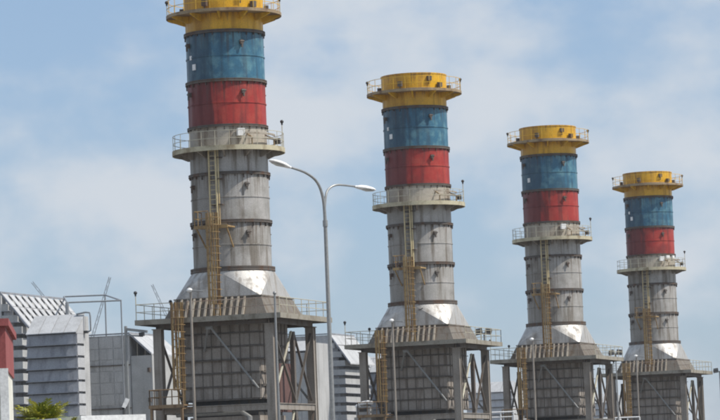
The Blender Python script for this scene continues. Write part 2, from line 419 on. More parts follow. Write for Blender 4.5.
    for k in range(12):
        x = -3.1 + k*.47
        y0, y1, t = -h0, -h1, .075
        if gp is None:
            vs = []
            for xx in (-t, t):
                vs += [(xx, -.17, -.72), (xx*.7, -.06, .68), (xx*.7, .45, .68), (xx, .1, -.72)]
            gp = MB().add(vs, [(0, 1, 2, 3), (7, 6, 5, 4), (0, 4, 5, 1), (1, 5, 6, 2), (2, 6, 7, 3), (3, 7, 4, 0)]).build('gusset_plate', 'gusset_tan', sk)
            gp.location = (x, y0 - .02 + .0, Z_PL + .745); me_g = gp
            # lean the outer edge along the slope of the skirt
            for v in gp.data.vertices:
                v.co.y += (v.co.z + .72)/1.4*0.5
        else: inst(gp, sk, (x, y0 - .02, Z_PL + .745))
    # --- platform
    hp = 5.33
    d = MB()
    d.box((0, 0, Z_PL - .06), (2*hp, 2*hp, .1)).build('platform_deck', 'deck_tan', root)
    for i in range(4):
        rot = Matrix.Rotation(R(90*i), 3, 'Z'); L = 2*hp + (.14 if i % 2 == 0 else -.006)
        b = MB(); b.box(rot @ Vector((0, -hp - .035, Z_PL - .14)), (L, .07, .36), rot)
        b.build('edge_channel', 'deck_tan', root)
    for i in range(4):
        rot = Matrix.Rotation(R(90*i), 3, 'Z')
        MB().box(rot @ Vector((0, -4.25, Z_PL - .36)), (8.0, .3, .46), rot).build('deck_beam', 'dark_steel', root)
    for x in (-2.6, 0, 2.6):
        for y in (-4.7, 4.7): MB().box((x, y, Z_PL - .25), (.16, 1.0, .26)).build('deck_joist', 'dark_steel', root)
    prl = empty('platform_railing'); prl.parent = root
    q = hp - .02
    straight_rail(prl, (-q, -q, Z_PL), (-q, q, Z_PL), 1.12, 'rail_pale', 1.5)
    straight_rail(prl, (q, -q, Z_PL), (q, q, Z_PL), 1.12, 'rail_pale', 1.5)
    straight_rail(prl, (-q, q, Z_PL), (q, q, Z_PL), 1.12, 'rail_pale', 1.8)
    straight_rail(prl, (-q, -q, Z_PL), (-2.6, -q, Z_PL), 1.12, 'rail_pale', 1.4)
    straight_rail(prl, (-1.5, -q, Z_PL), (q, -q, Z_PL), 1.12, 'rail_rust', 1.7, r=.026)
    obstruction(root, Vector((-q, -q, Z_PL)), 1.85)
    obstruction(root, Vector((-q, 1.2, Z_PL)), 1.5)
    # --- frame: columns, braces, beams
    hc = 4.15; col = None
    for sx in (-1, 1):
        for sy in (-1, 1):
            if col is None:
                b = MB(); b.box((0, -.26, 7.0), (.6, .07, 13.4)); b.box((0, .26, 7.0), (.6, .07, 13.4)); b.box((0, 0, 7.0), (.07, .45, 13.4))
                b.box((.2, 0, 7.0), (.05, .45, 13.4)).box((-.2, 0, 7.0), (.05, .45, 13.4))
                b.box((0, 0, .15), (1.0, 1.0, .3)); b.box((0, 0, 13.73), (.75, .7, .06))
                col = b.build('column', 'column_grey', root); col.location = (sx*hc, sy*hc, 0)
            else: inst(col, root, (sx*hc, sy*hc, 0))
    apx = Vector((-.35, -hc, 13.72))
    MB().tube([apx + Vector((.08, 0, 0)), (2.75, -3.12, 9.35)], .085, 10).build('diagonal_brace', 'galvanised', root, True)
    MB().tube([apx - Vector((.08, 0, 0)), (-1.2, -3.0, 12.1)], .085, 10).build('diagonal_brace', 'galvanised', root, True)
    MB().box(apx + Vector((0, 0, -.02)), (.5, .08, .3)).build('brace_joint', 'galvanised', root)
    for sx in (-1, 1):
        MB().tube([(sx*.12, hc, 13.6), (sx*3.95, hc, 8.45)], .085, 10).build('diagonal_brace', 'galvanised', root, True)
    for sx in (-1, 1):
        MB().box((sx*hc, .3, 6.8), (.3, .36, 13.0)).build('side_post', 'dark_steel', root)
        for t, (z0, z1) in enumerate(((13.3, 8.5), (7.7, .5))):
            for y0, y1 in ((-3.9, .1), (.5, 3.9)):
                if sx > 0 and y0 < 0:
                    MB().tube([(hc, y0, z1), (hc, y1, z0)], .09, 8).build('diagonal_strut', 'rail_pale', root, True)
                    MB().bar((hc + .12, y0, z0), (hc + .12, y1, z1), .16, .08).build('cross_brace', 'dark_steel', root)
                    continue
                for j in (0, 1):
                    MB().bar((sx*hc + .09*j, (y0, y1)[j], z0), (sx*hc + .09*j, (y1, y0)[j], z1), .17, .08).build('cross_brace', 'dark_steel', root)
    for i in range(4):
        rot = Matrix.Rotation(R(90*i), 3, 'Z')
        MB().box(rot @ Vector((0, -4.25, 8.0)), (7.88, .26, .4), rot).box(rot @ Vector((0, -4.25, 8.23)), (7.88, .42, .05), rot).build('floor_beam', 'column_grey', root)
    # --- duct casing with panels and stiffeners
    ch, z0, z1 = 2.85, 8.65, 14.2
    cas = MB().box((0, 0, (z0+z1)/2), (2*ch, 2*ch, z1 - z0)).build('duct_casing', 'casing_joint', root)
    nc, nr = 8, 6; pw = 2*ch/nc; ph = (z1 - z0)/nr
    pn = None
    for i in (0, 1, 3):
        rot = Matrix.Rotation(R(90*i), 3, 'Z')
        for r_ in range(nr):
            for c_ in range(nc):
                p = rot @ Vector((-ch + pw*(c_ + .5), -ch - .02, z0 + ph*(r_ + .5)))
                if pn is None:
                    a, e = pw/2 - .012, .012; hh = ph/2 - .05
                    vs = [(-a, .02, -hh), (a, .02, -hh), (a, .02, hh), (-a, .02, hh), (-a + e, -.03, -hh + e), (a - e, -.03, -hh + e), (a - e, -.03, hh - e), (-a + e, -.03, hh - e)]
                    pn = MB().add(vs, [(4, 5, 6, 7), (0, 1, 5, 4), (1, 2, 6, 5), (2, 3, 7, 6), (3, 0, 4, 7)]).build('casing_panel', 'casing_grey', cas)
                    pn.location = p; pn.rotation_euler.z = R(90*i)
                else: inst(pn, cas, p, R(90*i))
    for i in (0, 1, 3):
        rot = Matrix.Rotation(R(90*i), 3, 'Z')
        for r_ in range(nr + 1):
            dp = .3 if r_ in (0, 3) else .17
            MB().box(rot @ Vector((0, -ch - dp/2, z0 + ph*r_ - .02)), (2*ch + .02, dp, .055), rot).build('stiffener', 'casing_joint', cas)
        for c_ in range(1, 8):
            MB().box(rot @ Vector((-ch + pw*c_, -ch - .06, (z0 + z1)/2)), (.045, .09, z1 - z0 - .1), rot).build('stiffener', 'casing_joint', cas)
    # --- lower duct and plinth
    MB().box((0, 0, 4.2), (5.2, 5.2, 6.6)).box((-4.6, 0, 3.6), (4.2, 4.4, 4.6)).build('lower_duct', 'casing_grey', root)
    MB().box((0, 0, 8.1), (4.9, 4.9, 1.15)).build('shade_gap', 'lamp_black', root)  # block coloured black to paint the shadow in the gap under the casing
    MB().box((0, 0, .45), (7.0, 7.0, .9)).build('plinth', 'concrete', root)
    MB().tube([(2.2, -3.6, .1), (2.2, -3.6, 7.4), (1.6, -3.6, 7.75), (-3.2, -3.6, 7.75)], .2, 10).build('service_pipe', 'galvanised', root, True)
        # --- ladders
    def ladder(name, x, y, z0, z1, mat, cage=True, width=.46, hoop_from=2.2, rot=0, r=.04, step=.34):
        lad = empty(name, (x, y, 0), rot); lad.parent = root
        for s in (-1, 1):
            MB().box((s*width/2, 0, (z0 + z1)/2), (r*1.6, r*2.4, z1 - z0)).build('stile', mat, lad)
        b = MB(); k = z0 + .2
        while k < z1 - .05:
            b.box((0, 0, k), (width, .035, .035)); k += step
        b.build('rungs', mat, lad, kind='stuff')
        if cage:
            hr = .40; z = z0 + hoop_from; hp_ = None
            while z < z1 - .1:
                if hp_ is None:
                    pts = [Vector((hr*math.cos(t), -.36 - hr*math.sin(t), 0)) for t in [math.pi*k/10 for k in range(11)]]
                    pts = [Vector((hr, 0, 0))] + pts + [Vector((-hr, 0, 0))]
                    b = MB()
                    for a_, c_ in zip(pts, pts[1:]): b.bar(a_, c_, .09, .03)
                    hp_ = b.build('cage_hoop', mat, lad); hp_.location = (0, 0, z)
                else: inst(hp_, lad, (0, 0, z))
                z += .5
            for t in (0, .17, .33, .5, .67, .83, 1):
                q = Vector((hr*math.cos(math.pi*t), -.36 - hr*math.sin(math.pi*t), 0))
                MB().box((q.x, q.y, (z0 + hoop_from + z1)/2), (.105, .03, z1 - z0 - hoop_from)).build('cage_strap', mat, lad)
        return lad
    # from the front landing up to the middle gallery, on the front centre line
    ladder('upper_ladder', -.05, -3.2, 20.75, Z_MID + .0, 'ladder_cream', cage=False, width=.5, r=.055)
    MB().tube([(.32, -3.05, 20.7), (.32, -3.05, Z_MID - .1)], .06, 8).build('conduit', 'ladder_cream', root)
    for z in (22.3, 24.1, 25.6):
        MB().box((.1, -2.95, z), (.9, .4, .06)).build('ladder_bracket', 'flange', root)
    ld = MB().box((.08, -3.55, 20.68), (2.5, 1.5, .1)).box((.08, -4.28, 20.66), (2.5, .06, .22)).build('ladder_landing', 'ladder_ochre', root)
    for x in (-1.05, 1.2):
        MB().bar((x, -4.1, 20.6), (x*.9, -2.6, 19.3), .08).build('landing_strut', 'ladder_ochre', ld)
    straight_rail(ld, (-1.12, -4.26, 20.73), (-.1, -4.26, 20.73), 1.05, 'ladder_ochre', .9, r=.028)
    straight_rail(ld, (-1.12, -4.26, 20.73), (-1.12, -2.9, 20.73), 1.05, 'ladder_ochre', .9, r=.028)
    ladder('caged_ladder', .36, -4.36, Z_PL, 21.6, 'ladder_ochre', hoop_from=.9)
    # from the lower landing up to the platform
    ladder('caged_ladder', -2.05, -5.46, 8.4, Z_PL + 1.1, 'ladder_ochre', hoop_from=1.0, r=.05)
    ll = MB().box((-2.8, -5.55, 8.34), (2.6, 1.9, .1)).box((-2.8, -6.53, 8.28), (2.6, .06, .24)).build('lower_landing', 'landing_rust', root)
    straight_rail(ll, (-4.05, -6.46, 8.39), (-1.55, -6.46, 8.39), 1.05, 'landing_rust', .8, r=.04)
    straight_rail(ll, (-4.05, -6.46, 8.39), (-4.05, -4.7, 8.39), 1.05, 'landing_rust', .9, r=.04)
    for x in (-3.95, -1.7):
        MB().bar((x, -6.4, 0), (x, -6.4, 8.3), .16).bar((x, -6.4, 8.15), (x, -4.6, 8.15), .14).build('landing_post', 'landing_rust', ll)
    return root

stack = make_stack()
SX, SY, DX, DY = -9.137, 246.8, 14.18, 52.4
names = ['tall exhaust stack with yellow, blue and red bands, nearest and largest of the row',
         'banded exhaust stack just right of the double-arm street lamp, second from the left',
         'banded exhaust stack third from the left, between two similar stacks',
         'banded exhaust stack at the right end of the row, farthest and smallest']
stacks = []
K = (1.0, 1.0035, .9905, 1.0)              # small departures from even spacing, read off the sizes in the photograph
def stack_at(i): return Vector((SX + DX*i, SY + DY*i, 0))*K[i]
for i in range(4):
    o = stack if i == 0 else copy_tree(stack)
    o.location = stack_at(i); o.rotation_euler.z = -ANG
    tag(o, names[i], 'smokestack', 'row of exhaust stacks'); stacks.append(o)
MB().box((3.3, .9, 9.4), (.2, 2.8, 3.4)).build('side_duct', 'brown_red', stacks[0])['label'] = 'dull red side duct behind the right braces'
for x0, z0, x1, z1 in ((.55, 17.15, .95, 17.3), (.95, 17.0, 1.45, 17.35)):
    y0, y1 = [-math.sqrt(3.09**2 - x*x) for x in (x0, x1)]
    MB().bar((x0, y0, z0), (x1, y1, z1), .14, .03).build('patch_strip', 'flange', stacks[1])
def below(o):
    r_ = []
    for k in COL.objects:
        if k.parent == o: r_ += [k] + below(k)
    return r_
for i, kinds in ((1, ('instrument_box',)), (2, ('white_plate',))):      # fittings that this stack does not show
    for k in below(stacks[i]):
        if k.name.split('.')[0] in kinds and (kinds[0] != 'white_plate' or k.location.z > Z_B + 1.5): bpy.data.objects.remove(k)
for a in (56, 76):
    o = MB().box((0, 0, 0), (.5, .2, .34)).build('instrument_box', 'white_paint', stacks[3]); o.location = pol(RS + .1, a, Z_C - .32); o.rotation_euler.z = R(a)
def local(i, p):
    c, s = math.cos(-ANG), math.sin(-ANG)
    return stack_at(i) + Vector((c*p[0] - s*p[1], s*p[0] + c*p[1], p[2] if len(p) > 2 else 0))

# ------------------------------------------------------------------ lamp poles in front of each stack
def make_lamp_pole():
    root = empty('lamp_pole')
    MB().tube([(0, 0, 0), (0, 0, 8), (0, 0, 16.0)], [.1, .095, .085], 10).box((0, 0, .1), (.5, .5, .2)).build('pole', 'column_grey', root, True)
    a = MB().tube([(0, 0, 15.95), (.15, -.05, 16.12), (.7, -.1, 16.05), (1.0, -.1, 16.0)], .05, 8).build('arm', 'galvanised', root, True)
    MB().lathe([(.001, -.17), (.16, -.12), (.22, 0), (.16, .12), (.001, .17)], 14, c=(-.05, -.05, 16.15)).build('lamp_head', 'white_paint', root, True)
    return root
lp = make_lamp_pole()
who = ['nearest stack', 'second stack', 'third stack', 'farthest stack']
for i in range(4):
    o = lp if i == 0 else copy_tree(lp)
    o.location = local(i, (-.45, -7.2, 0)); o.rotation_euler.z = -ANG
    tag(o, 'slim grey lamp pole with white head in front of the %s' % who[i], 'lamp pole', 'lamp poles in front of the stacks')

def make_flood():
    root = empty('floodlight_mast')
    MB().tube([(0, 0, 0), (0, 0, 8), (0, 0, 14.6)], [.11, .09, .07], 8).box((0, 0, .1), (.4, .4, .2)).build('pole', 'galvanised', root, True)
    MB().bar((-.5, 0, 14.55), (.5, 0, 14.55), .07).build('cross_arm', 'dark_steel', root)
    for s in (-1, 1):
        rot = Matrix.Rotation(R(-35), 3, 'X') @ Matrix.Rotation(R(10*s), 3, 'Y')
        h = MB().box((s*.42, -.12, 14.72), (.56, .34, .34), rot).box((s*.42, -.32, 14.58), (.62, .06, .4), rot).build('lamp_head', 'lamp_black', root)
    return root
fl = make_flood(); first = True
for k, (px, py, dep, lab) in enumerate(((484, 331, 312, 'twin-headed dark floodlight mast right of the second stack'),
                                        (615.5, 352, 365, 'twin-headed dark floodlight mast between the third and the farthest stack'),
                                        (719.5, 370, 420, 'twin-headed dark floodlight mast right of the farthest stack'))):
    o = fl if first else copy_tree(fl); first = False
    p = at(px, py, dep); o.location = (p.x, p.y, p.z - 14.72); o.rotation_euler.z = R(-10)
    tag(o, lab, 'floodlight', 'twin floodlight masts')
    # keep the foot on the ground: stretch the pole only
    hgt = p.z / 14.72; o.location.z = 0; o.scale = (1, 1, hgt)
# bare slim pole near the right column of the nearest stack
p = at(274.6, 293, 238); r0 = empty('bare_pole', (p.x, p.y, 0))
MB().tube([(0, 0, 0), (0, 0, p.z*.5), (0, 0, p.z)], [.11, .09, .075], 10).box((0, 0, .1), (.45, .45, .2)).build('pole', 'galvanised', r0, True)
MB().sphere((0, 0, p.z), .13, 10).build('cap', 'galvanised', r0, True)
tag(r0, 'bare slim grey pole before the right column of the nearest stack', 'pole')

# ------------------------------------------------------------------ double-arm street lamp
D = 105.0
base = at(331, 420, D); base.z = 0
def lp_(px, py, dy=0.0):
    q = at(px, py, D + dy); return Vector((q.x - base.x, q.y - base.y, q.z))
foot_top = lp_(325.2, 222)
root = empty('street_lamp', (foot_top.x + base.x, base.y, 0)); off = Vector((foot_top.x, 0, 0))
def L_(px, py, dy=0.0): return lp_(px, py, dy) - off
zt = foot_top.z
MB().tube([(0, 0, 0), (0, 0, zt*.5), (0, 0, zt)], [.085, .07, .055], 12).build('pole', 'galvanised', root, True)
MB().box((0, 0, .02), (.4, .4, .04)).tube([(0, 0, .03), (0, 0, .9)], .14, 12).build('base_plate', 'galvanised', root, True)
def smooth_path(pts, n=6):
    out = []
    for i in range(len(pts) - 1):
        p0, p1, p2, p3 = pts[max(i-1, 0)], pts[i], pts[i+1], pts[min(i+2, len(pts)-1)]
        for k in range(n):
            t = k/n
            out.append(.5*((2*p1) + (p2 - p0)*t + (2*p0 - 5*p1 + 4*p2 - p3)*t*t + (3*p1 - p0 - 3*p2 + p3)*t**3))
    return out + [pts[-1]]
MB().tube([(0, 0, zt - .14), (0, 0, zt + .05)], .075, 12).build('collar', 'galvanised', root, True)
MB().box((0, -.085, 1.3), (.09, .03, .4)).build('access_door', 'dark_steel', root)
pa = smooth_path([Vector((0, 0, zt - .02)), L_(323.2, 199, -.05), L_(317.3, 182.5, -.2), L_(306, 173, -.5), L_(290.5, 167.4, -.9)])
MB().tube(pa, [.054 - .022*k/(len(pa)-1) for k in range(len(pa))], 10).build('arm', 'galvanised', root, True)
pb = smooth_path([L_(324.6, 208, -.02), L_(326.2, 194, .1), L_(330, 187.8, .3), L_(336.5, 185, .5), L_(345, 185.3, .8), L_(355, 186.6, 1.1)])
MB().tube(pb, [.04 - .012*k/(len(pb)-1) for k in range(len(pb))], 10).build('arm', 'galvanised', root, True)
def head(a, b):
    """cobra luminaire: flattened loft from the arm end a to the tip b"""
    d = b - a; Ln = d.length; d.normalize(); side = d.cross(Vector((0, 0, 1))).normalized(); up = side.cross(d)
    secs = [(0, .035, .035, .035), (.12, .06, .05, .05), (.3, .115, .085, .06), (.55, .15, .095, .05), (.8, .14, .075, .045), (.95, .09, .045, .03), (1, .03, .015, .012)]
    vs = []; n = 14
    for t, wd, ht, dp in secs:
        for k in range(n):
            an = 2*math.pi*k/n; s_ = math.sin(an)
            vs.append(a + d*Ln*t + side*wd*math.cos(an) + up*(ht*s_ if s_ > 0 else dp*s_))
    fs = [(i*n + k, i*n + (k+1) % n, (i+1)*n + (k+1) % n, (i+1)*n + k) for i in range(len(secs)-1) for k in range(n)]
    fs += [tuple(range(n))[::-1], tuple(range((len(secs)-1)*n, len(secs)*n))]
    h = MB().add(vs, fs).build('lamp_head', 'white_paint', root, True)
    vs = []
    for t, wd, dz in ((.34, .09, -.062), (.6, .12, -.085), (.88, .09, -.052)):
        for k in range(5):
            c = -1 + k*.5; vs.append(a + d*Ln*t + side*wd*c + up*(dz*(1 - .35*c*c) - .002))
    MB().add(vs, [(i*5 + k, i*5 + k + 1, (i+1)*5 + k + 1, (i+1)*5 + k) for i in range(2) for k in range(4)]).build('lens', 'lens', h, True)
head(pa[-1] - (pa[-1]-pa[-2])*.2, L_(269.3, 160.3, -1.35))
head(pb[-1] - (pb[-1]-pb[-2])*.2, L_(375.2, 190.2, 1.5))
tag(root, 'tall grey double-arm street lamp with curved arms', 'street lamp')

# ------------------------------------------------------------------ intake filter houses behind
AXR = Vector((math.cos(ANG), -math.sin(ANG), 0)); AXD = Vector((math.sin(ANG), math.cos(ANG), 0))
def hood_tier(parent, w_, dep, pitch, mat_face, mat_side, n, zt, fall=.3):
    """front bank of n weather hoods, one over the other: each a sloped visor with closed ends; local front is -Y at y=0"""
    proto = None
    for k in range(n):
        z = zt - pitch*k
        if proto is None:
            # sloping face panel
            b = MB(); t = .04; hh = pitch - .14
            vs = [(-w_/2, -dep, -hh), (w_/2, -dep, -hh), (w_/2, -dep + .16, 0), (-w_/2, -dep + .16, 0)]
            vs += [(x, y + t, z_) for x, y, z_ in vs]
            b.add(vs, [(0, 1, 2, 3), (7, 6, 5, 4), (0, 4, 5, 1), (1, 5, 6, 2), (2, 6, 7, 3), (3, 7, 4, 0)])
            b.box((0, -dep - .05, -hh - .03), (w_ + .1, .2, .06))
            proto = b.build('hood', mat_face, parent); proto.location = (0, 0, z)
            for s in (-1, 1):
                e = MB().box((s*(w_/2 - .03), -dep/2 + .06, -hh*.5), (.06, dep - .2, hh - .04)).build('end_plate', mat_side, proto)
        else:
            o = inst(proto, parent, (0, 0, z))
            for e in [c for c in COL.objects if c.parent == proto]: inst(e, o, e.location)
    return proto

def filter_house(px, py, dep, wid, hood_dep, pitch, n, roof_h, label, body_d=6.0, face='hood_blue_grey', side='hood_pale', nroof=4):
    """hooded front: (px, py) is the photo position of the lower right end of the roof's front edge"""
    p = at(px, py, dep); r = empty('filter_house', (p.x - AXR.x*wid/2, p.y - AXR.y*wid/2, 0), -ANG); zt = p.z
    MB().box((0, hood_dep + body_d/2 + .0, (zt + roof_h)/2 - .1), (wid - .1, body_d, zt + roof_h - .2)).build('wall', 'clad_grey', r)
    if n: MB().box((0, hood_dep*.62, zt*.5), (wid - .5, hood_dep*.7, zt - .3)).build('filter_core', 'hood_blue_grey', r)
    else:
        for k in range(4): MB().box((wid*(k - 1.5)/4, hood_dep*.5, zt*.5 - .1), (wid/4 - .03, hood_dep*.98, zt - .25)).build('wall_panel', face, r)
    # sloped roof over the hoods, in sheets
    sw = wid/nroof; sh = None
    for k in range(nroof):
        x = -wid/2 + sw*(k + .5)
        if sh is None:
            a = sw/2 - .02; t = .06
            vs = [(-a, 0, 0), (a, 0, 0), (a, hood_dep + .3, roof_h), (-a, hood_dep + .3, roof_h)]
            vs += [(x_, y_, z_ - t) for x_, y_, z_ in vs]
            sh = MB().add(vs, [(0, 1, 2, 3), (7, 6, 5, 4), (0, 4, 5, 1), (1, 5, 6, 2), (2, 6, 7, 3), (3, 7, 4, 0)]).build('roof_sheet', 'roof_white', r)
            sh.location = (x, -.05, zt)
        else: inst(sh, r, (x, -.05, zt))
    for s in (-1, 1):   # triangular cheeks under the roof
        x = s*(wid/2 - .06)
        vs = [(x - .03, .05, zt - .12), (x - .03, hood_dep + .2, zt - .12), (x - .03, hood_dep + .2, zt + roof_h - .12), (x + .03, .05, zt - .12), (x + .03, hood_dep + .2, zt - .12), (x + .03, hood_dep + .2, zt + roof_h - .12)]
        MB().add(vs, [(0, 1, 2), (5, 4, 3), (0, 3, 4, 1), (1, 4, 5, 2), (2, 5, 3, 0)]).build('cheek', 'hood_pale', r)
    sub = empty('hood_bank', (0, hood_dep, 0)); sub.parent = r
    if n: hood_tier(sub, wid - .06, hood_dep, pitch, face, side, n, zt - .12)
    tag(r, label, 'filter house', 'intake filter houses')
    return r
fhB = filter_house(76.5, 331.5, 268, 4.25, 1.5, .92, 12, 1.45, 'blue-grey filter house with stacked hoods and white sloped roof, left of the nearest stack', body_d=1.0)
fhE = filter_house(392, 371, 372, 5.0, 1.5, .98, 10, 1.7, 'blue-grey hooded filter house half hidden behind the left leg of the second stack')

def side_house(px, py, dep, wid, length, pitch, n, slope_run, slope_drop, label, slats=0, face='clad_light', body='clad_grey'):
    """long house running back in depth: hoods down its right flank under a sloping roof. (px, py): front top end of the roof ridge"""
    p = at(px, py, dep); r = empty('filter_house', (p.x, p.y, 0), -ANG); zt = p.z
    MB().box((-wid/2, length/2, zt/2 - .05), (wid, length, zt - .1)).build('wall', body, r)
    for k in range(1, 5) if n else ():   # cladding joints on the front
        MB().box((-wid*k/5, -.03, zt/2 - .1), (.08, .06, zt - .4)).build('joint_strip', 'clad_light', r)
    # roof of the flank
    if slats:
        st = length/slats; pr = None
        for k in range(slats):
            y = st*(k + .5); b2 = None
            if pr is None:
                hw = st*.3; t = .08
                vs = [(0, -hw, zt), (slope_run, -hw, zt - slope_drop), (slope_run, hw, zt - slope_drop), (0, hw, zt)]
                vs += [(x_, y_, z_ - t) for x_, y_, z_ in vs]
                pr = MB().add(vs, [(0, 1, 2, 3), (7, 6, 5, 4), (0, 4, 5, 1), (1, 5, 6, 2), (2, 6, 7, 3), (3, 7, 4, 0)]).build('roof_slat', 'roof_white', r)
                pr.location = (0, y, 0)
            else: inst(pr, r, (0, y, 0))
    else:
        pr = None; m_ = 4
        for k in range(m_):
            hw = length/m_/2 - .02; y = length*(k + .5)/m_; t = .1
            if pr is None:
                vs = [(0, -hw, zt), (slope_run, -hw, zt - slope_drop), (slope_run, hw, zt - slope_drop), (0, hw, zt)]
                vs += [(x_, y_, z_ - t) for x_, y_, z_ in vs]
                pr = MB().add(vs, [(0, 1, 2, 3), (7, 6, 5, 4), (0, 4, 5, 1), (1, 5, 6, 2), (2, 6, 7, 3), (3, 7, 4, 0)]).build('roof_sheet', 'roof_white', r)
                pr.location = (0, y, 0)
            else: inst(pr, r, (0, y, 0))
    MB().bar((.02, -.1, zt + .02), (slope_run, -.1, zt - slope_drop), .14).build('gable_trim', 'hood_blue_grey', r)
    MB().bar((-wid, -.06, zt + .02), (0, -.06, zt + .02), .12).build('top_beam', 'hood_blue_grey', r)
    MB().bar((-.02, 0, zt + .05), (-.02, length, zt + .05), .14).build('ridge_beam', 'hood_blue_grey', r)
    # flank hoods seen from their ends
    if n:
        hz_ = zt - slope_drop - .05
        e = None
        for k in range(n):
            z = zt - .9 - pitch*k; run = min(slope_run*.72, slope_run*(.25 + .33*k))
            b = MB().box((run/2, length/2, z - pitch*.3), (run, length - .1, pitch*.6)).build('flank_hood', face, r)
            MB().box((run/2 + .06, length/2, z - pitch*.62), (run + .12, length - .05, .05)).build('drip_ledge', 'hood_blue_grey', b)
        MB().box((slope_run*.22, length/2, (zt - 1)/2), (slope_run*.34, length - .4, zt - 1.2)).build('filter_core', 'louvre_dark', r)
    tag(r, label, 'filter house', 'intake filter houses')
    return r
fhA = side_house(.5, 293, 284, 6.0, 13.0, .95, 13, 2.45, 2.95, 'pale filter house with slatted white sloping roof behind the red-topped building', slats=10)
fhD = side_house(329, 334, 360, 6.4, 8, .93, 13, 2.2, 3.1, 'pale filter house with stepped hoods, seen between the two largest stacks')
fhC = side_house(129, 333.5, 292, 4.0, 7, .9, 0, 1.95, 1.75, 'plain grey clad filter house just left of the nearest stack')
# flank wall and doors of the plain house
zt = at(129, 333.5, 292).z
MB().box((1.0, 3.5, (zt - 1.85)/2), (1.9, 6.8, zt - 1.9)).build('side_bay', 'clad_light', fhC)
for z in (zt - 3.1, zt - 5.6): MB().box((1.7, -.0, z), (.22, .3, .35)).build('vent_box', 'dark_steel', fhC)
for k in range(6):
    for j in range(3):
        MB().box((-3.4 + 1.3*j, -.015, zt - .7 - .95*k), (1.22, .05, .88)).build('clad_panel', 'clad_grey', fhC)
MB().tube([(-.35, -.14, .0), (-.35, -.14, zt - .2)], .07, 8).build('downpipe', 'clad_light', fhC, True)
MB().box((-2.2, -.1, 6.4), (1.0, .08, 2.1)).build('door', 'hood_blue_grey', fhC)
MB().box((-1.6, -.45, 5.25), (4.4, .9, .1)).build('access_deck', 'dark_steel', fhC)
for zz in (zt - 2.6, zt - 6.2): MB().box((-1.9, -.09, zz), (3.9, .1, .09)).build('cable_tray', 'dark_steel', fhC)
# farther houses that show as pale strips between the stack legs
fhF = filter_house(512, 391, 470, 6.5, 1.4, 1.0, 8, 1.4, 'far pale filter house glimpsed between the second and third stacks', face='hood_pale')
fhG = filter_house(612, 402, 560, 6.5, 1.4, 1.0, 8, 1.4, 'far pale filter house glimpsed between the third and farthest stacks', face='hood_pale')
fhH = filter_house(309, 350, 345, 4.0, 1.2, 1.4, 0, 1.0, 'pale wall-like filter house behind the right legs of the nearest stack', face='clad_light', nroof=2)

# pipe gantry over the filter houses
gz = at(67, 303, 287); g0 = empty('pipe_gantry', (gz.x, gz.y, 0), -ANG)
def gl(px, py, dep):
    q = at(px, py, dep) - Vector((gz.x, gz.y, 0)); c, s = math.cos(ANG), math.sin(ANG)
    return Vector((c*q.x - s*q.y, s*q.x + c*q.y, q.z))
nl, nr_, fr_, fl_ = gl(67, 302.5, 287), gl(121, 302, 287), gl(105, 294.6, 300), gl(64, 297, 300)
nr_.z = nl.z; fr_.z = fl_.z = (fr_.z + fl_.z)/2
for a, b in ((nl, nr_), (nr_, fr_), (fr_, fl_), (fl_, nl)): MB().tube([a, b], .07, 8).build('beam', 'far_steel', g0)
for q, rr in ((nl, .16), (nr_, .06), (fl_, .08), (fr_, .07)):
    MB().tube([(q.x, q.y, 0), q], rr, 8).build('post', 'far_steel', g0)
tag(g0, 'open pipe frame standing above the grey filter house', 'gantry')

# hooked duct pipe beside the hooded house roof
v0 = at(83, 313, 269.5); vv = empty('vent_pipe', (v0.x, v0.y, 0), -ANG)
pts = [(-.5, 0, v0.z - .05), (.2, 0, v0.z + .05), (.55, 0, v0.z), (.6, 0, v0.z - .3), (.6, 0, v0.z - 1.35), (.45, 0, v0.z - 1.45), (.0, 0, v0.z - 1.45)]
MB().tube(pts, .07, 8).build('pipe', 'far_steel', vv, True)
MB().tube([(-.5, 0, 0), (-.5, 0, v0.z)], .08, 8).build('riser', 'far_steel', vv)
MB().box((.12, 0, v0.z - 1.47), (.4, .3, .2)).build('valve', 'lamp_black', vv)
tag(vv, 'hooked vent pipe at the right end of the white sloped roof', 'pipe')

# small lamp bracket at the plain house
b0 = at(126, 337, 289); bb = empty('corner_post', (b0.x, b0.y, 0), -ANG)
MB().tube([(0, 0, 0), (0, 0, b0.z + .9)], .14, 8).build('post', 'galvanised', bb)
MB().bar((0, 0, b0.z + .65), (1.9, 0, b0.z + .35), .22).bar((0, 0, b0.z + .15), (1.5, 0, b0.z + .0), .14).build('arm', 'galvanised', bb)
MB().box((1.45, -.1, b0.z + .15), (.4, .3, .3)).build('lamp_head', 'lamp_black', bb)
tag(bb, 'grey steel post with two arms at the corner of the plain filter house', 'post')

